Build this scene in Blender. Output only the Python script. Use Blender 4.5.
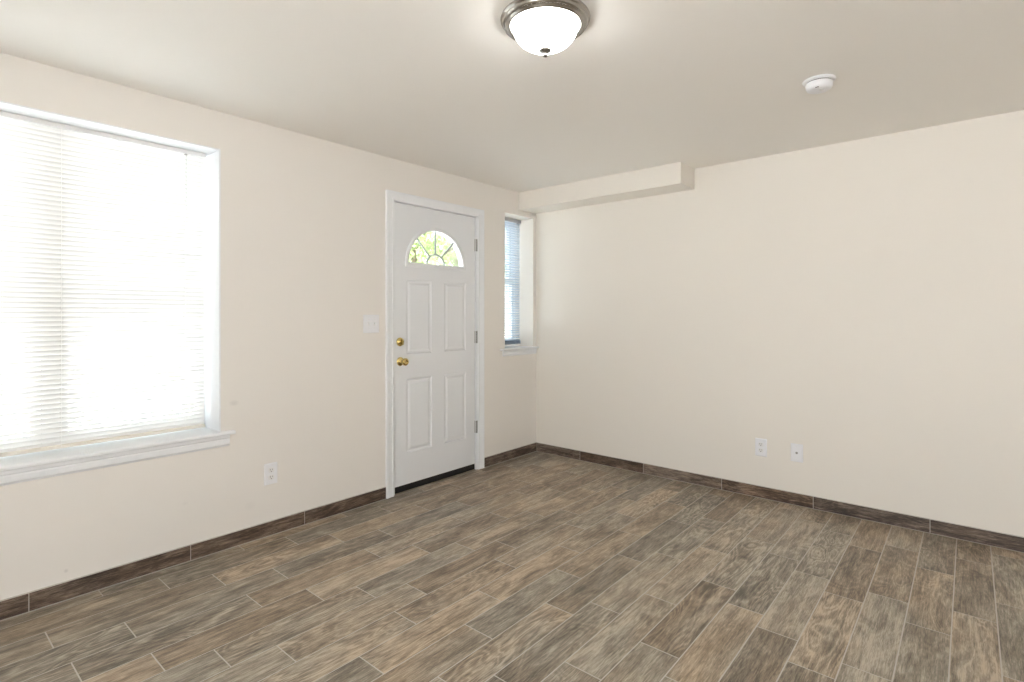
import bpy, bmesh, math, random
from mathutils import Vector, Matrix, geometry
PI = math.pi
random.seed(4)
for o in list(bpy.data.objects):
    bpy.data.objects.remove(o)
C = bpy.context.scene.collection
S = bpy.context.scene

# ------------------------------------------------------------------ camera, sky, lights, exposure
H = 2.368                      # ceiling height
cam_d = bpy.data.cameras.new('camera'); cam = bpy.data.objects.new('camera', cam_d); C.objects.link(cam)
cam.location = (3.0813, -3.9713, 1.2757)
cam.rotation_euler = (PI/2, 0.0003, 0.7048)
cam_d.sensor_width = 36; cam_d.lens = 538.155/1024*36
cam_d.shift_y = -(341-314.107)/1024
cam_d.clip_start = 0.05; cam_d.clip_end = 200
S.camera = cam

world = bpy.data.worlds.new('sky'); S.world = world; world.use_nodes = True
wn = world.node_tree.nodes; wl = world.node_tree.links
bg = wn['Background']; bg.inputs['Strength'].default_value = 5.5
wg = wn.new('ShaderNodeNewGeometry'); wsep = wn.new('ShaderNodeSeparateXYZ')
wr = wn.new('ShaderNodeValToRGB')
wr.color_ramp.elements[0].position = 0.45; wr.color_ramp.elements[0].color = (0.98, 0.99, 1.0, 1)
wr.color_ramp.elements[1].position = 1.0; wr.color_ramp.elements[1].color = (0.78, 0.88, 1.0, 1)
wtc = wn.new('ShaderNodeTexCoord'); wm = wn.new('ShaderNodeMath'); wm.operation = 'MULTIPLY_ADD'
wm.inputs[1].default_value = 0.5; wm.inputs[2].default_value = 0.5
wl.new(wtc.outputs['Generated'], wsep.inputs[0]); wl.new(wsep.outputs['Z'], wm.inputs[0])
wl.new(wm.outputs[0], wr.inputs[0]); wl.new(wr.outputs[0], bg.inputs['Color'])

def portal(name, loc, rot, sx, sy):
    l = bpy.data.lights.new(name, 'AREA'); l.shape = 'RECTANGLE'; l.size = sx; l.size_y = sy
    l.cycles.is_portal = True
    o = bpy.data.objects.new(name, l); C.objects.link(o); o.location = loc; o.rotation_euler = rot
    return o
sun_d = bpy.data.lights.new('sun', 'SUN'); sun_d.energy = 40; sun_d.angle = .02; sun_d.color = (1, .99, .975)
sun = bpy.data.objects.new('sun', sun_d); C.objects.link(sun); sun.location = (6, 0, 12)
sun.rotation_euler = (0, math.radians(27), 0)      # high sun from beyond the right wall: lights the ground outside, not the room
# sky light enters through the openings (portals only steer the sampling of the sky)
portal('portal_fill_opening', (3.4, -5.79, 1.03), (-PI/2, 0, PI), 2.4, 2.0)  # serves the added fill opening in the front wall
portal('portal_window', (-0.31, -3.45, 1.4), (0, -PI/2, 0), 1.56, 1.4)
portal('portal_small_window', (-0.31, -0.25, 1.55), (0, -PI/2, 0), 1.2, 0.44)

S.view_settings.view_transform = 'Standard'; S.view_settings.look = 'None'
S.view_settings.gamma = 1.0; S.view_settings.exposure = 0.20
S.view_settings.use_curve_mapping = False
cy = S.cycles
cy.use_denoising = True
cy.max_bounces = 14; cy.diffuse_bounces = 10; cy.transparent_max_bounces = 24; cy.transmission_bounces = 10
cy.sample_clamp_indirect = 12

# ------------------------------------------------------------------ helpers
def tag(o, label=None, cat=None, group=None, kind=None):
    if label: o['label'] = label
    if cat: o['category'] = cat
    if group: o['group'] = group
    if kind: o['kind'] = kind
    return o
def empty(name, loc, **k):
    o = bpy.data.objects.new(name, None); C.objects.link(o); o.location = loc
    o.empty_display_size = 0.1
    return tag(o, **k)
def obj(name, bm, m, parent=None, smooth=False, bevel=0, seg=2, **k):
    me = bpy.data.meshes.new(name)
    bmesh.ops.recalc_face_normals(bm, faces=bm.faces) if k.pop('recalc', True) else None
    bm.to_mesh(me); bm.free()
    o = bpy.data.objects.new(name, me); C.objects.link(o)
    for x in (m if isinstance(m, (list, tuple)) else [m]): me.materials.append(x)
    if smooth:
        for p in me.polygons: p.use_smooth = True
    if parent is not None:
        o.parent = parent
        # geometry below is written in world metres: bring it to the parent's frame
        me.transform(Matrix.Translation(-world_loc(parent)))
    if bevel:
        b = o.modifiers.new('bevel', 'BEVEL'); b.width = bevel; b.segments = seg; b.limit_method = 'ANGLE'
        b.angle_limit = 0.7; b.harden_normals = False
    return tag(o, **k)
def world_loc(o):
    v = Vector((0, 0, 0))
    while o is not None:
        v += o.location; o = o.parent
    return v
def box(bm, x0, x1, y0, y1, z0, z1):
    v = [bm.verts.new((x, y, z)) for x in (x0, x1) for y in (y0, y1) for z in (z0, z1)]
    for f in ((0,1,3,2),(4,6,7,5),(0,4,5,1),(2,3,7,6),(0,2,6,4),(1,5,7,3)):
        bm.faces.new([v[i] for i in f])
    return bm
def boxes(*bs):
    bm = bmesh.new()
    for b in bs: box(bm, *b)
    return bm
def prism(bm, prof, axis, a0, a1):
    """extrude a closed 2D profile along an axis; prof gives the other two coords in xyz order"""
    def P(p, a):
        if axis == 'y': return (p[0], a, p[1])
        if axis == 'z': return (p[0], p[1], a)
        return (a, p[0], p[1])
    A = [bm.verts.new(P(p, a0)) for p in prof]; B = [bm.verts.new(P(p, a1)) for p in prof]
    n = len(prof)
    bm.faces.new(A); bm.faces.new(B[::-1])
    for i in range(n): bm.faces.new((A[i], B[i], B[(i+1) % n], A[(i+1) % n]))
    return bm
def lathe(bm, prof, M, n=48):
    """prof: (r, h) pairs, spun about local z, placed by matrix M"""
    rings = []
    for r, h in prof:
        if r < 1e-6: rings.append([bm.verts.new(M @ Vector((0, 0, h)))])
        else: rings.append([bm.verts.new(M @ Vector((r*math.cos(2*PI*i/n), r*math.sin(2*PI*i/n), h))) for i in range(n)])
    for a, b in zip(rings, rings[1:]):
        for i in range(n):
            j = (i+1) % n
            if len(a) == 1 and len(b) == 1: continue
            if len(a) == 1: bm.faces.new((a[0], b[i], b[j]))
            elif len(b) == 1: bm.faces.new((a[i], a[j], b[0]))
            else: bm.faces.new((a[i], b[i], b[j], a[j]))
    return bm
def TX(x, y, z): return Matrix.Translation((x, y, z)) @ Matrix.Rotation(PI/2, 4, 'Y')   # local z -> +x
def TD(x, y, z): return Matrix.Translation((x, y, z)) @ Matrix.Rotation(PI, 4, 'X')     # local z -> -z

# ------------------------------------------------------------------ materials
def mat(name, col=(.8,.8,.8), rough=.5, metal=0, bump=0, bscale=60, vary=0, spec=None):
    m = bpy.data.materials.new(name); m.use_nodes = True
    nt = m.node_tree; p = nt.nodes['Principled BSDF']
    p.inputs['Base Color'].default_value = (*col, 1); p.inputs['Roughness'].default_value = rough
    p.inputs['Metallic'].default_value = metal
    if spec is not None: p.inputs['Specular IOR Level'].default_value = spec
    tc = nt.nodes.new('ShaderNodeTexCoord')
    nz = nt.nodes.new('ShaderNodeTexNoise'); nz.inputs['Scale'].default_value = bscale; nz.inputs['Detail'].default_value = 4
    nt.links.new(tc.outputs['Object'], nz.inputs['Vector'])
    if bump:
        b = nt.nodes.new('ShaderNodeBump'); b.inputs['Strength'].default_value = bump; b.inputs['Distance'].default_value = .002
        nt.links.new(nz.outputs['Fac'], b.inputs['Height']); nt.links.new(b.outputs[0], p.inputs['Normal'])
    if vary:
        mx = nt.nodes.new('ShaderNodeMix'); mx.data_type = 'RGBA'
        mx.inputs['A'].default_value = (*[c*(1-vary) for c in col], 1); mx.inputs['B'].default_value = (*[min(1, c*(1+vary)) for c in col], 1)
        nt.links.new(nz.outputs['Fac'], mx.inputs['Factor']); nt.links.new(mx.outputs['Result'], p.inputs['Base Color'])
    return m
WALLC = (.80, .768, .712)
WALLL = (.79, .763, .726)      # the window wall reads a touch greyer
M = {}
M['wall'] = mat('wall_paint', WALLC, .6, bump=.06, bscale=140, vary=.008)
M['ceil'] = mat('ceiling_paint', (.845, .825, .79), .75, bump=.05, bscale=120, vary=.008)
M['trim'] = mat('white_trim_paint', (.81, .83, .86), .35, vary=.01)
M['door'] = mat('white_door_paint', (.77, .79, .82), .38, bump=.03, bscale=90, vary=.01)
M['vinyl'] = mat('white_vinyl', (.85, .86, .87), .35, vary=.01)
M['plate'] = mat('white_plastic', (.82, .83, .86), .3, vary=.01)
M['socket'] = mat('socket_plastic', (.78, .78, .78), .3, vary=.01)
M['hole'] = mat('dark_slot', (.03, .03, .03), .6)
M['brass'] = mat('polished_brass', (.66, .52, .21), .2, metal=1, vary=.05)
M['nickel'] = mat('brushed_nickel', (.44, .42, .39), .26, metal=1, vary=.06, bscale=30)
M['steel'] = mat('satin_steel', (.34, .34, .33), .35, metal=1)
M['rubber'] = mat('black_rubber', (.008, .008, .008), .6)
M['came'] = mat('grey_glazing_bar', (.36, .38, .40), .4)
M['cord'] = mat('blind_cord', (.85, .85, .83), .6)
M['rail'] = mat('blind_rail_enamel', (.80, .80, .79), .35)
M['brail'] = mat('blind_bottom_rail_enamel', (.78, .74, .66), .4)
M['bark'] = mat('tree_bark', (.13, .10, .07), .9, bump=.6, bscale=20, vary=.2)
M['ext'] = mat('pale_bounce_paving', (.52, .51, .50), .9, bump=.3, bscale=20, vary=.08)  # kept pale so the unseen ground bounces light indoors

def wall_left_mat():
    m = mat('left_wall_paint', WALLL, .6, bump=.06, bscale=140)
    nt = m.node_tree; p = nt.nodes['Principled BSDF']
    geo = nt.nodes.new('ShaderNodeNewGeometry')
    fac = None
    for (y, z, ry, rz, s) in ((-2.708, .787, .030, .018, .16), (-3.43, .127, .010, .010, .22), (-2.62, .20, .035, .03, .05), (-2.95, .30, .02, .012, .05)):
        sub = nt.nodes.new('ShaderNodeVectorMath'); sub.operation = 'SUBTRACT'; sub.inputs[1].default_value = (0, y, z)
        dv = nt.nodes.new('ShaderNodeVectorMath'); dv.operation = 'DIVIDE'; dv.inputs[1].default_value = (1000, ry, rz)
        ln = nt.nodes.new('ShaderNodeVectorMath'); ln.operation = 'LENGTH'
        nt.links.new(geo.outputs['Position'], sub.inputs[0]); nt.links.new(sub.outputs[0], dv.inputs[0]); nt.links.new(dv.outputs[0], ln.inputs[0])
        mr = nt.nodes.new('ShaderNodeMapRange'); mr.inputs['From Min'].default_value = .3; mr.inputs['From Max'].default_value = 1
        mr.inputs['To Min'].default_value = s; mr.inputs['To Max'].default_value = 0
        nt.links.new(ln.outputs['Value'], mr.inputs['Value'])
        if fac is None: fac = mr.outputs[0]
        else:
            a = nt.nodes.new('ShaderNodeMath'); a.operation = 'ADD'; nt.links.new(fac, a.inputs[0]); nt.links.new(mr.outputs[0], a.inputs[1]); fac = a.outputs[0]
    mx = nt.nodes.new('ShaderNodeMix'); mx.data_type = 'RGBA'
    mx.inputs['A'].default_value = (*WALLL, 1); mx.inputs['B'].default_value = (.25, .24, .25, 1)
    nt.links.new(fac, mx.inputs['Factor']); nt.links.new(mx.outputs['Result'], p.inputs['Base Color'])
    return m
M['wall_left'] = wall_left_mat()

def slat_mat(name, col, trans):
    m = bpy.data.materials.new(name); m.use_nodes = True; nt = m.node_tree
    out = nt.nodes['Material Output']; p = nt.nodes['Principled BSDF']
    p.inputs['Base Color'].default_value = (*col, 1); p.inputs['Roughness'].default_value = .4
    t = nt.nodes.new('ShaderNodeBsdfTranslucent'); t.inputs[0].default_value = (*col, 1)
    mx = nt.nodes.new('ShaderNodeMixShader'); mx.inputs[0].default_value = trans
    nt.links.new(p.outputs[0], mx.inputs[1]); nt.links.new(t.outputs[0], mx.inputs[2]); nt.links.new(mx.outputs[0], out.inputs[0])
    return m
M['slat'] = slat_mat('blind_slat_vinyl', (.85, .85, .84), .08)
M['slat2'] = slat_mat('small_blind_slat_sky_tint', (.56, .63, .71), .2)  # white slats with the blue of the sky light put into their colour
M['leaf'] = slat_mat('tree_leaf', (.34, .42, .20), .45)
M['leaf2'] = slat_mat('shrub_leaf', (.27, .37, .19), .4)

def glass_mat():
    m = bpy.data.materials.new('window_glass'); m.use_nodes = True; nt = m.node_tree
    out = nt.nodes['Material Output']; nt.nodes.remove(nt.nodes['Principled BSDF'])
    tr = nt.nodes.new('ShaderNodeBsdfTransparent'); tr.inputs[0].default_value = (.96, .98, .97, 1)
    gl = nt.nodes.new('ShaderNodeBsdfGlossy'); gl.inputs['Roughness'].default_value = .02
    fr = nt.nodes.new('ShaderNodeFresnel'); fr.inputs[0].default_value = 1.45
    ml = nt.nodes.new('ShaderNodeMath'); ml.operation = 'MULTIPLY'; ml.inputs[1].default_value = .7
    mx = nt.nodes.new('ShaderNodeMixShader')
    nt.links.new(fr.outputs[0], ml.inputs[0]); nt.links.new(ml.outputs[0], mx.inputs[0])
    nt.links.new(tr.outputs[0], mx.inputs[1]); nt.links.new(gl.outputs[0], mx.inputs[2]); nt.links.new(mx.outputs[0], out.inputs[0])
    return m
M['glass'] = glass_mat()
def lamp_glass():
    m = bpy.data.materials.new('lit_frosted_glass'); m.use_nodes = True; nt = m.node_tree
    p = nt.nodes['Principled BSDF']; p.inputs['Base Color'].default_value = (.9, .9, .88, 1); p.inputs['Roughness'].default_value = .25
    p.inputs['Emission Color'].default_value = (.99, .99, .975, 1); p.inputs['Emission Strength'].default_value = 18.0
    return m
M['lampglass'] = lamp_glass()

def tile_mat(name, dark, mid, light, lo=.08, hi=.92):
    """wood-look porcelain: UV = metres along / across the tile, attribute 'tile' = three random numbers per tile"""
    m = bpy.data.materials.new(name); m.use_nodes = True; nt = m.node_tree; N = nt.nodes; L = nt.links
    p = N['Principled BSDF']
    uv = N.new('ShaderNodeUVMap'); uv.uv_map = 'uv'
    at = N.new('ShaderNodeAttribute'); at.attribute_name = 'tile'
    sep = N.new('ShaderNodeSeparateColor'); L.new(at.outputs['Color'], sep.inputs[0])
    off = N.new('ShaderNodeVectorMath'); off.operation = 'MULTIPLY_ADD'
    off.inputs[1].default_value = (31, 17, 53); L.new(at.outputs['Vector'], off.inputs[0]); L.new(uv.outputs[0], off.inputs[2])
    def noise(sx, sy, detail, rough, dist, src=None):
        mp = N.new('ShaderNodeMapping'); mp.inputs['Scale'].default_value = (sx, sy, 1); L.new(src or off.outputs[0], mp.inputs[0])
        n = N.new('ShaderNodeTexNoise'); n.inputs['Scale'].default_value = 1; n.inputs['Detail'].default_value = detail
        n.inputs['Roughness'].default_value = rough; n.inputs['Distortion'].default_value = dist; L.new(mp.outputs[0], n.inputs['Vector'])
        return n.outputs['Fac']
    blotch = noise(4.2, 11, 6, .62, .8)
    streak = noise(3.6, 52, 6, .7, .9)
    grain = noise(20, 270, 4, .75, .8)
    patch = noise(2.2, 5, 3, .5, .3)
    # contour lines of a smooth stretched field give the cathedral grain
    fld = noise(2.0, 7.5, 2, .4, .8)
    def mth(op, a, b, c=None):
        x = N.new('ShaderNodeMath'); x.operation = op
        for i, v in enumerate((a, b, c)):
            if v is None: continue
            if isinstance(v, (int, float)): x.inputs[i].default_value = v
            else: L.new(v, x.inputs[i])
        return x.outputs[0]
    ph = mth('MULTIPLY_ADD', fld, 85, mth('MULTIPLY', streak, 5))
    cath = mth('POWER', mth('MULTIPLY_ADD', mth('SINE', ph, 0), .5, .5), 1.6)
    f = mth('MULTIPLY', mth('SUBTRACT', blotch, .5), 1.4)
    f = mth('ADD', f, mth('MULTIPLY', mth('SUBTRACT', streak, .5), 1.2))
    f = mth('ADD', f, mth('MULTIPLY', mth('SUBTRACT', grain, .5), 1.6))
    amp = mth('MAXIMUM', mth('MULTIPLY_ADD', sep.outputs[2], .5, -.2), .02)
    f = mth('ADD', f, mth('MULTIPLY', mth('SUBTRACT', cath, .4), amp))
    f = mth('ADD', f, mth('MULTIPLY', mth('SUBTRACT', sep.outputs[0], .5), .26))
    f = mth('ADD', f, .5)
    rp = N.new('ShaderNodeValToRGB'); cr = rp.color_ramp
    cr.elements[0].position = lo; cr.elements[0].color = (*dark, 1)
    cr.elements[1].position = hi; cr.elements[1].color = (*light, 1)
    e = cr.elements.new(.5); e.color = (*mid, 1)
    L.new(f, rp.inputs[0])
    # warm / grey tint, by patch inside the tile and by tile
    tf = mth('ADD', mth('MULTIPLY', mth('SUBTRACT', patch, .5), 2.2), sep.outputs[1])
    tr = N.new('ShaderNodeValToRGB'); tr.color_ramp.elements[0].color = (.97, 1.0, 1.0, 1); tr.color_ramp.elements[1].color = (1.07, .985, .88, 1)
    tr.color_ramp.elements[0].position = .1; tr.color_ramp.elements[1].position = .9
    L.new(tf, tr.inputs[0])
    mx = N.new('ShaderNodeMix'); mx.data_type = 'RGBA'; mx.blend_type = 'MULTIPLY'; mx.inputs['Factor'].default_value = 1
    L.new(rp.outputs[0], mx.inputs['A']); L.new(tr.outputs[0], mx.inputs['B']); L.new(mx.outputs['Result'], p.inputs['Base Color'])
    p.inputs['Roughness'].default_value = .37; p.inputs['Specular IOR Level'].default_value = .45
    b = N.new('ShaderNodeBump'); b.inputs['Strength'].default_value = .25; b.inputs['Distance'].default_value = .0015
    L.new(f, b.inputs['Height']); L.new(b.outputs[0], p.inputs['Normal'])
    return m
M['tile'] = tile_mat('wood_look_tile', (.10, .081, .062), (.272, .227, .176), (.53, .46, .375))
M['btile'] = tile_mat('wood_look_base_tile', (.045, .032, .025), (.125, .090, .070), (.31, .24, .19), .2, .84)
M['grout'] = mat('grout', (.54, .51, .475), .9, bump=.2, bscale=200, vary=.05)

# ------------------------------------------------------------------ floor: every tile laid, one mesh
XR, YF = 4.8, -5.6             # far ends of the room, out of the picture
def add_tile(bm, uvl, cl, corners, top_n, u0, along, th=.004, bv=.0006):
    """a tile with a tiny chamfer. corners: four points (ccw seen from the normal); along: index pair axis for u"""
    r = (random.random(), random.random(), random.random(), 1)
    n = Vector(top_n); c = [Vector(p) for p in corners]; mid = sum(c, Vector())/4
    inner = []
    e1 = (c[1]-c[0]).normalized(); e2 = (c[3]-c[0]).normalized()
    sg = [(1, 1), (-1, 1), (-1, -1), (1, -1)]
    top = [bm.verts.new(p + e1*bv*s[0] + e2*bv*s[1]) for p, s in zip(c, sg)]
    edge = [bm.verts.new(p - n*bv) for p in c]; low = [bm.verts.new(p - n*th) for p in c]
    fs = [bm.faces.new(top)]
    for i in range(4):
        j = (i+1) % 4
        fs.append(bm.faces.new((edge[i], edge[j], top[j], top[i])))
        fs.append(bm.faces.new((low[i], low[j], edge[j], edge[i])))
    for f in fs:
        f.material_index = 0
        for l in f.loops:
            p = l.vert.co
            l[uvl].uv = (p[along[0]], p[along[1]]); l[cl] = r
bm = bmesh.new(); uvl = bm.loops.layers.uv.new('uv'); cl = bm.loops.layers.float_color.new('tile')
joint = {0: (-3.315, -2.690), 1: (-3.096, -2.466), 2: (-3.54, -2.914, -2.285), 3: (-3.314, -2.692), 4: (-3.516, -2.89, -2.266, -1.638, -1.001),
         5: (-3.309, -2.688, -2.064, -1.428, -.793), 6: (-3.147, -2.524, -1.889, -1.259), 7: (-2.98, -2.355, -1.723), 8: (-2.539, -1.897, -1.262),
         9: (-2.812, -2.18, -1.543, -.907, -.26), 10: (-1.143,), 11: (-1.43, -.794), 12: (-1.93, -1.273, -.624), 13: (-1.707, -1.051, -.398),
         14: (-2.052, -1.412, -.761, -.12), 15: (-1.543, -.893), 16: (-1.649, -1.018, -.35), 17: (-1.809, -1.155, -.499), 18: (-1.692, -1.03, -.367),
         19: (-1.217, -.578), 20: (-.981, -.321), 21: (-1.403, -.771)}
bounds = [0.0, .093, .251, .414, .574, .732, .890, 1.047, 1.199, 1.347, 1.499, 1.654, 1.800, 1.948, 2.102, 2.262, 2.417, 2.570, 2.724, 2.876, 3.025, 3.168, 3.32]
while bounds[-1] < XR: bounds.append(bounds[-1]+.153)
bounds[-1] = XR
G = .0021
PER = .634
for k in range(len(bounds)-1):
    js = list(joint.get(k, (-.2 - PER*random.random(),)))
    js.sort()
    while js[-1]+PER < 0: js.append(js[-1]+PER)
    while js[0] > YF: js.insert(0, js[0]-PER)
    js[0] = YF; js.append(0.0)
    if js[-1]-js[-2] < .02: js.pop(-2)
    for a, b in zip(js, js[1:]):
        if b-a < .01: continue
        x0, x1, y0, y1 = max(bounds[k]+G, .0165), bounds[k+1]-G, a+G, min(b-G, -.0145)
        add_tile(bm, uvl, cl, [(x0,y0,0),(x1,y0,0),(x1,y1,0),(x0,y1,0)], (0,0,1), 0, (1, 0))
for a, b in ((-1.638, -1.30), (-1.30, -.782)):       # cut pieces running in under the door
    add_tile(bm, uvl, cl, [(-.052, a+G, 0), (.0105, a+G, 0), (.0105, b-G, 0), (-.052, b-G, 0)], (0, 0, 1), 0, (1, 0))
nf = len(bm.faces)
box(bm, 0, XR, YF, 0, -.10, -.0005); box(bm, -.055, 0, -1.641, -.779, -.0035, -.0005)
for f in list(bm.faces)[nf:]: f.material_index = 1
obj('floor', bm, [M['tile'], M['grout']], kind='structure')

# ------------------------------------------------------------------ ceiling, walls, soffit
obj('ceiling', boxes((-.3, XR+.2, YF-.2, .2, H, H+.15)), M['ceil'], kind='structure')
WY0, WY1, WZ0, WZ1 = -4.125, -2.778, .640, 2.167           # large window opening
DY0, DY1, DZ1 = -1.642, -.778, 2.092                       # door opening
SY0, SY1, SZ0, SZ1 = -.452, -.042, .973, 2.165             # small window opening
T = -.30
def wall_grid(plane_boxes): return boxes(*plane_boxes)
wl_b = []
def seg(y0, y1, z0, z1): wl_b.append((T, 0, y0, y1, z0, z1))
seg(YF-.2, WY0, -.1, H); seg(WY0, WY1, -.1, WZ0); seg(WY0, WY1, WZ1, H); seg(WY1, DY0, -.1, H)
wl_b.append((-.12, 0, DY0, DY1, DZ1, H)); wl_b.append((-.12, 0, DY1, SY0, -.1, H))
OY = DY1+.22                                               # the masonry opening outside is wider than the door frame
wl_b.append((T, -.12, DY0, OY, DZ1+.12, H)); wl_b.append((T, -.12, OY, SY0, -.1, H)); wl_b.append((T, -.12, DY0, OY, -.1, -.004)); wl_b.append((-.12, 0, DY0, DY1, -.1, -.004)); seg(SY0, SY1, -.1, SZ0); seg(SY0, SY1, SZ1, H); seg(SY1, .2, -.1, H)
obj('wall_left', wall_grid(wl_b), M['wall_left'], kind='structure')
obj('wall_back', boxes((0, XR+.2, 0, .2, -.1, H)), M['wall'], kind='structure')
obj('wall_right', boxes((XR, XR+.2, YF-.2, 0, -.1, H)), M['wall'], kind='structure')
PX0, PX1, PZ0, PZ1 = 2.2, 4.6, .02, 2.05                   # unseen opening behind the camera, added to fill the room with daylight
obj('wall_front', boxes((0, PX0, YF-.2, YF, -.1, H), (PX1, XR, YF-.2, YF, -.1, H), (PX0, PX1, YF-.2, YF, -.1, PZ0), (PX0, PX1, YF-.2, YF, PZ1, H)), M['wall'], kind='structure')
obj('soffit', boxes((.0, 1.5055, -.2508, 0, 2.212, H)), M['wall'], bevel=.002, kind='structure')

# ------------------------------------------------------------------ tiled baseboards
def baseboard(name, pts, axis, a0, a1, side=1, t=.009, h=.083, z0=.0015):
    """tiles on a strip of wall. axis 'y': on x=0 facing +x ; axis 'x': on y=0 facing -y ; side -1 flips"""
    bm = bmesh.new(); uvl = bm.loops.layers.uv.new('uv'); cl = bm.loops.layers.float_color.new('tile')
    cuts = [a0] + [p for p in pts if a0+.01 < p < a1-.01] + [a1]
    for a, b in zip(cuts, cuts[1:]):
        A, B = a+.0015, b-.0015
        if axis == 'y':
            X = t if side == 1 else XR-t
            c = [(X, A, z0), (X, B, z0), (X, B, h-.004), (X, A, h-.004)]
            if side != 1: c = c[::-1]
            add_tile(bm, uvl, cl, c, (side, 0, 0), 0, (1, 2), th=t-.0005)
        else:
            Y = -t if side == 1 else YF+t
            c = [(B, Y, z0), (A, Y, z0), (A, Y, h-.004), (B, Y, h-.004)]
            if side == 1: c = [(A, Y, z0), (B, Y, z0), (B, Y, h-.004), (A, Y, h-.004)]
            add_tile(bm, uvl, cl, c, (0, -side, 0), 0, (0, 2), th=t-.0005)
    nf = len(bm.faces)
    e = t-.0012
    if axis == 'y':
        if side == 1: box(bm, 0, e, a0, a1, 0, h-.001)
        else: box(bm, XR-e, XR, a0, a1, 0, h-.001)
    else:
        if side == 1: box(bm, a0, a1, -e, 0, 0, h-.001)
        else: box(bm, a0, a1, YF, YF+e, 0, h-.001)
    for f in list(bm.faces)[nf:]: f.material_index = 1
    return obj(name, bm, [M['btile'], M['grout']], kind='structure')
bl = [-3.556-.63*3, -3.556-.63*2, -3.556-.63, -3.556, -2.927, -2.300]
baseboard('baseboard_left', bl, 'y', YF, -1.703)
baseboard('baseboard_left', [], 'y', -.714, 0)
baseboard('baseboard_back', [.489, 1.09, 1.709, 2.30, 2.905, 3.52, 4.13, 4.74], 'x', .009, XR)
baseboard('baseboard_right', [-.63*i for i in range(1, 9)], 'y', YF, 0, side=-1)
baseboard('baseboard_front', [.63*i for i in range(1, 8)], 'x', 0, XR, side=-1)

# ------------------------------------------------------------------ windows
def window(name, y0, y1, z0, z1, units, meet, fx0=-.275, fx1=-.205):
    """double hung units side by side, set deep in the wall"""
    root = empty(name, (0, (y0+y1)/2, z0), kind='structure')
    fw = .028
    b = [(fx0, fx1, y0, y1, z0, z0+fw), (fx0, fx1, y0, y1, z1-fw, z1), (fx0, fx1, y0, y0+fw, z0, z1), (fx0, fx1, y1-fw, y1, z0, z1)]
    edges = [y0+fw] + [v for m in units for v in (m-.032, m+.032)] + [y1-fw]
    for m in units: b.append((fx0, fx1+.004, m-.032, m+.032, z0+fw, z1-fw))
    obj('window_frame', boxes(*b), M['vinyl'], root, bevel=.003)
    for a, c in zip(edges[::2], edges[1::2]):
        sw = .036
        # lower sash sits inside, upper outside
        for (za, zb, xa, xb) in ((z0+fw, meet+.02, fx1-.034, fx1-.004), (meet-.02, z1-fw, fx1-.068, fx1-.038)):
            s = obj('sash', boxes((xa, xb, a, a+sw, za, zb), (xa, xb, c-sw, c, za, zb), (xa, xb, a+sw, c-sw, za, za+sw+.006), (xa, xb, a+sw, c-sw, zb-sw, zb)), M['vinyl'], root, bevel=.002)
            obj('window_pane', boxes(((xa+xb)/2-.002, (xa+xb)/2+.002, a+sw-.004, c-sw+.004, za+sw, zb-sw+.004)), M['glass'], s)
    return root
w1 = window('window_1', WY0, WY1, WZ0, WZ1, [-3.452], 1.325)
# drywall-return lining painted white, stool and apron
obj('jamb_lining', boxes((-.275, .0015, WY1-.006, WY1, WZ0, WZ1), (-.275, .0015, WY0, WY0+.006, WZ0, WZ1), (-.275, .0015, WY0+.006, WY1-.006, WZ1-.006, WZ1)), M['trim'], w1)
def stool(parent, ya, yb, yo0, yo1, z, t, px, depth):
    """inner board between jambs (yo0..yo1) and nosing with horns (ya..yb)"""
    bm = boxes((-depth, 0, yo0, yo1, z-t, z))
    prof = [(0, z-t), (px-.004, z-t), (px, z-t+.005), (px, z-.006), (px-.003, z-.0015), (px-.008, z), (0, z)]
    prism(bm, prof, 'y', ya, yb)
    return obj('window_sill', bm, M['trim'], parent, bevel=.0012)
stool(w1, -4.22, -2.712, WY0+.001, WY1-.001, WZ0+.002, .019, .034, .205)
def apron(parent, ya, yb, ztop, h, t=.016):
    prof = [(0, ztop), (t, ztop), (t, ztop-h*.25), (t-.004, ztop-h*.34), (t-.002, ztop-h*.45), (t-.003, ztop-h*.80), (t-.009, ztop-h*.93), (.004, ztop-h), (0, ztop-h)]
    return obj('apron', prism(bmesh.new(), prof, 'y', ya, yb), M['trim'], parent)
apron(w1, -4.18, -2.735, WZ0-.017, .064)
w2 = window('window_2', SY0, SY1, SZ0, SZ1, [], 1.575)
obj('jamb_lining', boxes((-.275, .0015, SY1-.005, SY1, SZ0, SZ1), (-.275, .0015, SY0, SY0+.005, SZ0, SZ1), (-.275, .0015, SY0+.005, SY1-.005, SZ1-.005, SZ1)), M['wall'], w2)
stool(w2, -.510, -.001, SY0+.001, SY1-.001, SZ0+.002, .015, .034, .205)
apron(w2, -.475, -.001, SZ0-.013, .052, .009)

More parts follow.
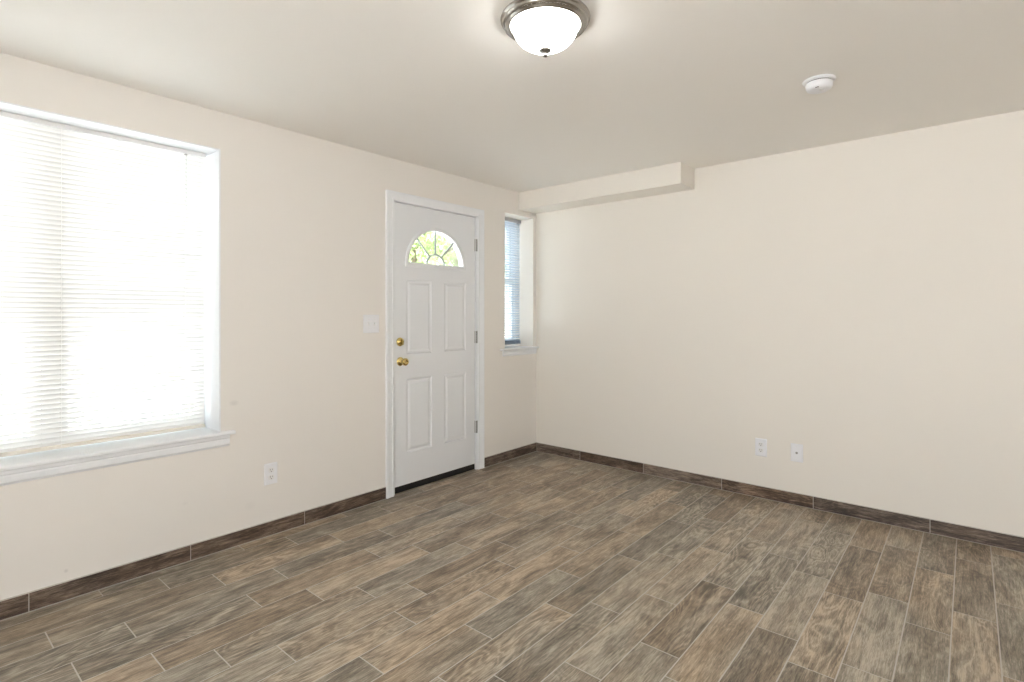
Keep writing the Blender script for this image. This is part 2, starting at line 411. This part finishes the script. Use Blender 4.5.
# ------------------------------------------------------------------ blinds
def blind(y0, y1, ztop, zbot, xc, pitch, tilt, wand_y, cords, rail_h, sm, brail, label, stack=0, sw=.025, hrail=None):
    root = empty('window_blind', (xc, (y0+y1)/2, ztop), label=label, cat='window blind', group='white mini blinds in the window recesses')
    bm = boxes((xc-.014, xc+.013, y0, y1, ztop-rail_h+.004, ztop))
    # rounded lower lip of the headrail
    prism(bm, [(xc+.008, ztop-rail_h), (xc+.015, ztop-rail_h+.001), (xc+.015, ztop-rail_h+.006), (xc+.008, ztop-rail_h+.006)], 'y', y0, y1)
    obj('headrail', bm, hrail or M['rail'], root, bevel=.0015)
    bm = bmesh.new()
    zt = ztop-rail_h-.012; zb = zbot+.022+stack
    n = int((zt-zb)/pitch); pitch = (zt-zb)/n
    NS = 5
    def slat(z, tl):
        rows = []
        for i in range(NS):
            s = (i/(NS-1)-.5)*sw; cam_ = .0028*(1-(2*i/(NS-1)-1)**2)
            dx = s*math.cos(tl) + cam_*math.sin(tl); dz = -s*math.sin(tl) + cam_*math.cos(tl)
            rows.append([bm.verts.new((xc+dx, y, z+dz)) for y in (y0+.004, y1-.004)])
        for a, b in zip(rows, rows[1:]): bm.faces.new((a[0], a[1], b[1], b[0]))
    for i in range(n+1): slat(zt-i*pitch, tilt)
    k = 0
    while stack and zbot+.017+k*.0042 < zb-.004: slat(zbot+.018+k*.0042, .08); k += 1
    obj('slats', bm, sm, root, smooth=True, recalc=False)
    obj('bottom_rail', boxes((xc-.0115, xc+.0115, y0+.003, y1-.003, zbot, zbot+.016)), brail, root, bevel=.003)
    for y in cords:
        bm = bmesh.new()
        for dx in (-.0135, .0165): lathe(bm, [(.0009, zbot+.01), (.0009, ztop-rail_h)], Matrix.Translation((xc+dx, y, 0)), 6)
        for i in range(0, n+1): 
            z = zt-i*pitch-.001; box(bm, xc-.0135, xc+.0135, y-.0005, y+.0005, z-.0103, z-.0096)
        obj('ladder_cord', bm, M['cord'], root)
    if wand_y is not None:
        bm = bmesh.new(); lathe(bm, [(0, ztop-rail_h-.30), (.0036, ztop-rail_h-.298), (.0036, ztop-rail_h-.012), (.0015, ztop-rail_h-.008), (.0015, ztop-rail_h+.004), (0, ztop-rail_h+.004)], Matrix.Translation((xc+.021, wand_y, 0)), 8)
        w = obj('tilt_wand', bm, M['glass'], root)
        obj('hook', boxes((xc+.012, xc+.024, wand_y-.006, wand_y+.006, ztop-rail_h-.006, ztop-rail_h-.001)), M['steel'], w)
    return root
blind(-4.098, -2.803, 2.160, .653, -.140, .0222, math.radians(-63), -2.905, (-3.98, -3.425, -2.91), .024, M['slat'], M['brail'],
      'wide white mini blind, closed and glowing, in the large left window')
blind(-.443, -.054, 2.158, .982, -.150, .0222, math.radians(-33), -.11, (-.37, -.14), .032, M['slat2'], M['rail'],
      'narrow white mini blind, blue sky light tinted into its slats, in the small window right of the door', stack=.03, hrail=mat('grey_rail_enamel', (.42, .44, .46), .3))

# ------------------------------------------------------------------ entry door
dr = empty('door_1', (0, -1.207, 0), kind='structure')
LY0, LY1, LZ0, LZ1 = -1.617, -.803, .050, 2.068
FX, BX = -.012, -.056
AC, AZ, ARY, ARZ = -1.221, 1.646, .278, .262            # fanlight: centre, base, half width, height
def arch(ry, rz, zb, n=28):
    return [(AC+ry*math.cos(PI*i/n), zb+rz*math.sin(PI*i/n)) for i in range(n+1)]
def leaf():
    bm = bmesh.new()
    panels = [(-1.508, -1.268, .986, 1.522), (-1.140, -.908, .986, 1.522), (-1.508, -1.268, .276, .808), (-1.140, -.908, .276, .808)]
    for x, sgn in ((FX, 1), (BX, -1)):
        loops = [[(LY0, LZ0), (LY1, LZ0), (LY1, LZ1), (LY0, LZ1)]]
        loops += [[(a, c), (b, c), (b, d), (a, d)] for a, b, c, d in panels]
        loops.append(arch(ARY, ARZ, AZ))
        vs = []; es = []; vl = []
        for lp in loops:
            v = [bm.verts.new((x, p[0], p[1])) for p in lp]; vl.append(v)
            for i in range(len(v)): es.append(bm.edges.new((v[i], v[(i+1) % len(v)])))
        bmesh.ops.triangle_fill(bm, edges=es, use_beauty=True, normal=(sgn, 0, 0))
        for (a, b, c, d), v in zip(panels, vl[1:5]):
            prev = v
            for ins, dep in ((.004, -.004), (.012, -.0075), (.020, -.0075), (.027, -.004), (.036, -.0015), (.0365, -.0015)):
                cur = [bm.verts.new((x+sgn*dep, p, q)) for p, q in ((a+ins, c+ins), (b-ins, c+ins), (b-ins, d-ins), (a+ins, d-ins))]
                for i in range(4): bm.faces.new((prev[i], prev[(i+1) % 4], cur[(i+1) % 4], cur[i]))
                prev = cur
            bm.faces.new(prev)
        if sgn == 1: front = vl
        else: back = vl
    for k in (0, 5):
        a, b = front[k], back[k]
        for i in range(len(a)): bm.faces.new((a[i], a[(i+1) % len(a)], b[(i+1) % len(a)], b[i]))
    return bm
obj('door_leaf', leaf(), M['door'], dr)
# raised frame of the fanlight
def arch_frame(outer, inner, x0, x1, zb_out, zb_in):
    bm = bmesh.new(); n = 40
    o_ = [(AC+(ARY+outer)*math.cos(PI*i/n), zb_out if i in (0, n) else AZ+(ARZ+outer)*math.sin(PI*i/n)) for i in range(n+1)]
    o_ = [(AC+ARY+outer, zb_out)] + [(AC+(ARY+outer)*math.cos(PI*i/n), AZ+(ARZ+outer)*math.sin(PI*i/n)) for i in range(n+1)] + [(AC-ARY-outer, zb_out)]
    i_ = [(AC+ARY-inner, zb_in)] + [(AC+(ARY-inner)*math.cos(PI*i/n), AZ+(ARZ-inner)*math.sin(PI*i/n)) for i in range(n+1)] + [(AC-ARY+inner, zb_in)]
    i_ = [(p, max(q, zb_in)) for p, q in i_]
    m_ = [((a[0]*.55+b[0]*.45), (a[1]*.55+b[1]*.45)) for a, b in zip(o_, i_)]
    N = len(o_)
    R = []
    for pts, x in ((o_, x0), (o_, x1-.006), (m_, x1), (i_, x1-.004), (i_, x0)): R.append([bm.verts.new((x, p, q)) for p, q in pts])
    for A, B in zip(R, R[1:]+R[:1]):
        for i in range(N):
            j = (i+1) % N
            try: bm.faces.new((A[i], A[j], B[j], B[i]))
            except ValueError: pass
    bmesh.ops.remove_doubles(bm, verts=bm.verts, dist=1e-6)
    return bm
obj('glazing_frame', arch_frame(.022, .004, FX+.0005, .0, AZ-.028, AZ+.006), M['door'], dr)
gp = bmesh.new()
for x in (-.036, -.030):
    gp.faces.new([gp.verts.new((x, p, q)) for p, q in arch(ARY-.001, ARZ-.001, AZ+.001)])
obj('fanlight_pane', gp, M['glass'], dr)
# glazing bars: inner half circle, centre bar, two raking bars
def bar2(bm, p, q, w, x0, x1):
    d = Vector((q[0]-p[0], q[1]-p[1])); d.normalize(); n = Vector((-d.y, d.x))*w/2
    c = [(p[0]+n.x, p[1]+n.y), (p[0]-n.x, p[1]-n.y), (q[0]-n.x, q[1]-n.y), (q[0]+n.x, q[1]+n.y)]
    prism(bm, c, 'x', x0, x1)
bm = bmesh.new(); rin = .088
for a in (47, 90, 133):
    a = math.radians(a)
    bar2(bm, (AC+rin*math.cos(a), AZ+.01+rin*.86*math.sin(a)), (AC+(ARY-.006)*math.cos(a), AZ+(ARZ-.004)*math.sin(a)), .011, -.030, -.020)
n = 16
for i in range(n):
    a, b = PI*i/n, PI*(i+1)/n
    bar2(bm, (AC+rin*math.cos(a), AZ+.006+rin*.86*math.sin(a)), (AC+rin*math.cos(b), AZ+.006+rin*.86*math.sin(b)), .012, -.0302, -.0198)
obj('glazing_bars', bm, M['came'], dr)
# sweep and threshold
obj('door_sweep', boxes((-.050, -.016, LY0+.002, LY1-.002, .004, .0495)), M['rubber'], dr)
obj('threshold', boxes((-.20, -.054, DY0+.02, DY1-.02, -.003, .012)), M['rubber'], dr, bevel=.003)
# jamb, stop
obj('door_jamb', boxes((-.118, -.001, DY0, DY0+.021, 0, DZ1), (-.118, -.001, DY1-.021, DY1, 0, DZ1), (-.118, -.001, DY0+.021, DY1-.021, DZ1-.019, DZ1),
    (BX-.02, BX-.003, DY0+.021, DY0+.035, .012, DZ1-.02), (BX-.02, BX-.003, DY1-.035, DY1-.021, .012, DZ1-.02), (BX-.02, BX-.003, DY0+.035, DY1-.035, DZ1-.035, DZ1-.02)), M['trim'], dr, bevel=.001)
# hardware
bm = bmesh.new()
prof = [(0, -.012), (.031, -.012), (.032, -.008), (.028, -.003), (.017, .001), (.011, .006), (.0105, .022), (.014, .027), (.0225, .033), (.0265, .042), (.0265, .051), (.022, .058), (.012, .061), (.011, .0595), (0, .0595)]
kn = obj('door_knob', lathe(bm, prof, TX(0, -1.566, .938), 32), M['brass'], dr, smooth=True)
bm = bmesh.new()
lathe(bm, [(0, -.012), (.031, -.012), (.031, -.006), (.028, -.001), (.020, .001), (.019, .004), (0, .005)], TX(0, -1.568, 1.078), 32)
db = obj('deadbolt', bm, M['brass'], dr, smooth=True)
obj('thumb_turn', boxes((.004, .026, -1.573, -1.563, 1.057, 1.099)), M['brass'], db, bevel=.003)
for z in (1.841, 1.088, .352):
    bm = boxes((-.0115, -.0085, LY1-.006, LY1-.001, z-.05, z+.05), (-.0035, -.001, LY1+.010, LY1+.018, z-.05, z+.05))
    for k in range(5): lathe(bm, [(0, z-.05+k*.02), (.0065, z-.05+k*.02), (.0065, z-.0315+k*.02), (0, z-.0315+k*.02)], Matrix.Translation((-.001, LY1+.007, 0)), 14)
    obj('hinge', bm, M['steel'], dr)
# casing round the door
def casing():
    bm = bmesh.new(); w = .067
    yi0, yi1 = DY0+.008, DY1-.008
    # profile across the width: (distance from inner edge, thickness)
    pf = [(0, 0), (0, .008), (.006, .012), (.012, .012), (.018, .0095), (.040, .013), (.050, .016), (.062, .017), (w, .015), (w, 0)]
    path = []   # three mitred legs
    L = [[bm.verts.new((t, yi0-d, 0)) for d, t in pf], [bm.verts.new((t, yi0-d, DZ1-.022+d)) for d, t in pf],
         [bm.verts.new((t, yi1+d, DZ1-.022+d)) for d, t in pf], [bm.verts.new((t, yi1+d, 0)) for d, t in pf]]
    n = len(pf)
    for A, B in zip(L, L[1:]):
        for i in range(n): bm.faces.new((A[i], B[i], B[(i+1) % n], A[(i+1) % n]))
    bm.faces.new(L[0]); bm.faces.new(L[3])
    return bm
obj('trim_1', casing(), M['trim'], kind='structure')

# ------------------------------------------------------------------ ceiling light
LX, LYc = 1.889, -2.380
r0 = empty('ceiling_light', (LX, LYc, H), label='lit flush ceiling light with brushed nickel ring and frosted glass bowl', cat='ceiling light')
MD = TD(LX, LYc, H)
bm = bmesh.new()
lathe(bm, [(0, .001), (.158, .001), (.163, .003), (.165, .008), (.164, .013), (.158, .015), (.157, .019), (.153, .030), (.149, .028), (.145, .029), (.143, .034), (.138, .038), (.128, .035), (.1225, .028), (.1215, .020), (0, .020)], MD, 72)
obj('canopy_ring', bm, M['nickel'], r0, smooth=True)
bm = bmesh.new()
gl = [(.121, .024)]
for i in range(1, 15):
    a = PI/2*i/14; gl.append((.121*math.cos(a)**.82 if i < 14 else 0, .027+.088*math.sin(a)))
obj('glass_bowl', lathe(bm, gl, MD, 72), M['lampglass'], r0, smooth=True)
bm = bmesh.new()
lathe(bm, [(0, .114), (.020, .115), (.0235, .119), (.021, .124), (.011, .128), (.0055, .131), (.0078, .134), (.0088, .139), (.0065, .144), (0, .146)], MD, 28)
obj('finial', bm, M['nickel'], r0, smooth=True)

# ------------------------------------------------------------------ smoke detector
SX_, SYd = 2.545, -1.125
sd = empty('smoke_detector', (SX_, SYd, H), label='round white smoke detector on the ceiling right of the lamp', cat='smoke detector')
MS = TD(SX_, SYd, H)
obj('mounting_base', lathe(bmesh.new(), [(0, .0005), (.068, .0005), (.069, .003), (.067, .007), (.061, .010), (0, .010)], MS, 48), M['plate'], sd, smooth=True)
bm = bmesh.new()
lathe(bm, [(0, .009), (.051, .009), (.051, .015)], MS, 48)
obj('vent_ring', bm, M['hole'], sd)
bm = bmesh.new()
lathe(bm, [(0, .0135), (.054, .0135), (.0565, .016), (.0555, .034), (.051, .043), (.042, .048), (.020, .050), (0, .050)], MS, 48)
body = obj('detector_body', bm, M['plate'], sd, smooth=True)
bm = bmesh.new(); lathe(bm, [(0, .049), (.010, .049), (.0095, .0525), (0, .053)], MS @ Matrix.Translation((.012, .012, 0)), 20)
obj('test_button', bm, M['socket'], sd, smooth=True)
bm = bmesh.new()
for k in range(2): 
    a = -.9+k*.25
    box(bm, SX_+.046*math.cos(-1.1+a*.6)-.004, SX_+.046*math.cos(-1.1+a*.6)+.004, SYd+.046*math.sin(-1.1+a*.6)-.0012, SYd+.046*math.sin(-1.1+a*.6)+.0012, H-.0475, H-.044)
obj('sounder_slot', bm, M['hole'], sd)

# ------------------------------------------------------------------ wall plates: built on x=0 facing +x, then turned
def plate_root(name, loc, rz, **k):
    r = bpy.data.objects.new(name, None); C.objects.link(r); r.location = loc; r.rotation_euler = (0, 0, rz); r.empty_display_size = .05
    return tag(r, **k)
def lobj(name, bm, m, parent, **k):
    me = bpy.data.meshes.new(name); bmesh.ops.recalc_face_normals(bm, faces=bm.faces); bm.to_mesh(me); bm.free()
    o = bpy.data.objects.new(name, me); C.objects.link(o); me.materials.append(m); o.parent = parent
    bv = k.pop('bevel', 0)
    if bv:
        b = o.modifiers.new('bevel', 'BEVEL'); b.width = bv; b.segments = 2; b.limit_method = 'ANGLE'
    return o
def face_plate(w, h, t=.0065):
    bm = bmesh.new(); s = .0045
    a = [bm.verts.new((0, y, z)) for y, z in ((-w/2,-h/2),(w/2,-h/2),(w/2,h/2),(-w/2,h/2))]
    m_ = [bm.verts.new((t*.55, y, z)) for y, z in ((-w/2,-h/2),(w/2,-h/2),(w/2,h/2),(-w/2,h/2))]
    b = [bm.verts.new((t, y, z)) for y, z in ((-w/2+s,-h/2+s),(w/2-s,-h/2+s),(w/2-s,h/2-s),(-w/2+s,h/2-s))]
    bm.faces.new(a[::-1]); bm.faces.new(b)
    for i in range(4):
        j = (i+1) % 4
        bm.faces.new((a[i], a[j], m_[j], m_[i])); bm.faces.new((m_[i], m_[j], b[j], b[i]))
    return bm
def outlet(loc, rz, label):
    r = plate_root('wall_outlet', loc, rz, label=label, cat='wall outlet', group='white duplex outlets low on the walls')
    lobj('cover_plate', face_plate(.076, .122), M['plate'], r)
    for dz in (.0205, -.0205):
        bm = bmesh.new(); n = 24; pts = []
        for i in range(n):
            a = 2*PI*i/n; pts.append((max(-.0165, min(.0165, .0185*math.cos(a))), dz+max(-.0135, min(.0135, .0175*math.sin(a)))))
        prism(bm, pts, 'x', .006, .0088)
        s = lobj('receptacle', bm, M['socket'], r)
        bm = boxes((.0083, .0091, -.0075, -.0050, dz+.000, dz+.0085), (.0083, .0091, .0050, .0072, dz+.001, dz+.0075))
        lathe(bm, [(0, .0083), (.0027, .0083), (.0027, .0091), (0, .0091)], TX(0, 0, dz-.007), 12)
        lobj('slot', bm, M['hole'], s)
    lobj('screw', lathe(bmesh.new(), [(0, .006), (.003, .006), (.0026, .0076), (0, .0078)], TX(0, 0, 0), 12), M['socket'], r)
    return r
outlet((0, -2.504, .354), 0, 'white duplex outlet on the left wall, between window and door')
outlet((1.977, 0, .350), -PI/2, 'white duplex outlet on the back wall, left of the cable plate')
r = plate_root('cable_outlet', (2.202, 0, .349), -PI/2, label='white cable plate with one small dark jack on the back wall', cat='cable outlet')
lobj('cover_plate', face_plate(.074, .120), M['plate'], r)
lobj('coaxial_jack', lathe(bmesh.new(), [(0, .006), (.0075, .006), (.0075, .009), (.005, .009), (.005, .014), (0, .014)], TX(0, 0, 0), 16), M['steel'], r)
for z in (.042, -.042): lobj('screw', lathe(bmesh.new(), [(0, .006), (.003, .006), (.0026, .0076), (0, .0078)], TX(0, 0, z), 12), M['socket'], r)
r = plate_root('light_switch', (0, -1.818, 1.211), 0, label='white double light switch on the wall left of the door', cat='light switch')
lobj('cover_plate', face_plate(.124, .122), M['plate'], r)
for y in (-.023, .023):
    t = lobj('toggle', boxes((.006, .0072, y-.0055, y+.0055, -.0125, .0125)), M['socket'], r)
    bm = bmesh.new(); prism(bm, [(.0065, -.005), (.0175, .0045), (.0165, .0095), (.0065, .008)], 'y', y-.0042, y+.0042)
    lobj('lever', bm, M['plate'], t, bevel=.001)
    for z in (.030, -.030): lobj('screw', lathe(bmesh.new(), [(0, .006), (.003, .006), (.0026, .0076), (0, .0078)], TX(0, y, z), 12), M['socket'], r)

# ------------------------------------------------------------------ outside: pale ground added to bounce light indoors, trees seen through the fanlight
obj('ground', boxes((-40, T, -30, 30, -.5, -.16), (T, 40, -30, YF-.2, -.5, -.16)), M['ext'], kind='structure')  # unseen, laid pale all round to bounce daylight up to the ceiling
obj('porch_slab', boxes((-1.6, T, -2.4, .4, -.16, -.06)), M['ext'], kind='structure')
def tree(name, x, y, h, crown, nleaf, lm, label, cat='tree', ls=.07):
    r = empty(name, (x, y, -.16), label=label, cat=cat, group='trees outside the front door')
    bm = bmesh.new(); rnd = random.Random(int(x*100+y))
    lathe(bm, [(.13, -.16), (.10, h*.3), (.08, h*.55), (.03, h*.9), (0, h*.92)], Matrix.Translation((x, y, 0)), 10)
    for k in range(9):
        a = k*2.4; z0 = h*(.35+.05*k); d = Vector((math.cos(a), math.sin(a), .7)).normalized()
        q = Matrix.Translation((x, y, z0)) @ d.to_track_quat('Z', 'Y').to_matrix().to_4x4()
        lathe(bm, [(.035, 0), (.022, crown*.5), (0, crown)], q, 7)
    obj('trunk', bm, M['bark'], r, smooth=True)
    bm = bmesh.new()
    centres = []
    for k in range(46):
        u = Vector((rnd.gauss(0, 1), rnd.gauss(0, 1), rnd.gauss(0, 1))).normalized()*rnd.uniform(.35, 1.0)
        centres.append(Vector((x+u.x*crown, y+u.y*crown, h*.68+u.z*crown*.95)))
    for k in range(nleaf):
        c = rnd.choice(centres) + Vector((rnd.gauss(0, 1), rnd.gauss(0, 1), rnd.gauss(0, .8)))*crown*.17
        m_ = Matrix.Rotation(rnd.uniform(0, 6.28), 3, 'Z') @ Matrix.Rotation(rnd.uniform(-1.2, 1.2), 3, 'X')
        s = ls*rnd.uniform(.6, 1.25)
        bm.faces.new([bm.verts.new(c+m_ @ Vector(p)*s) for p in ((0, -1, 0), (.42, -.2, .08), (.32, .5, .02), (0, 1, -.08), (-.32, .5, .02), (-.42, -.2, .08))])
    obj('foliage', bm, lm, r, recalc=False)
    return r
tree('tree', -6.0, 3.5, 4.3, 1.35, 3000, M['leaf'], 'light green leafy tree outside, seen through the left half of the fanlight', ls=.085)
tree('tree', -8.5, 7.1, 4.6, 1.6, 3400, M['leaf2'], 'deeper green leafy tree outside, seen through the right half of the fanlight', ls=.085)
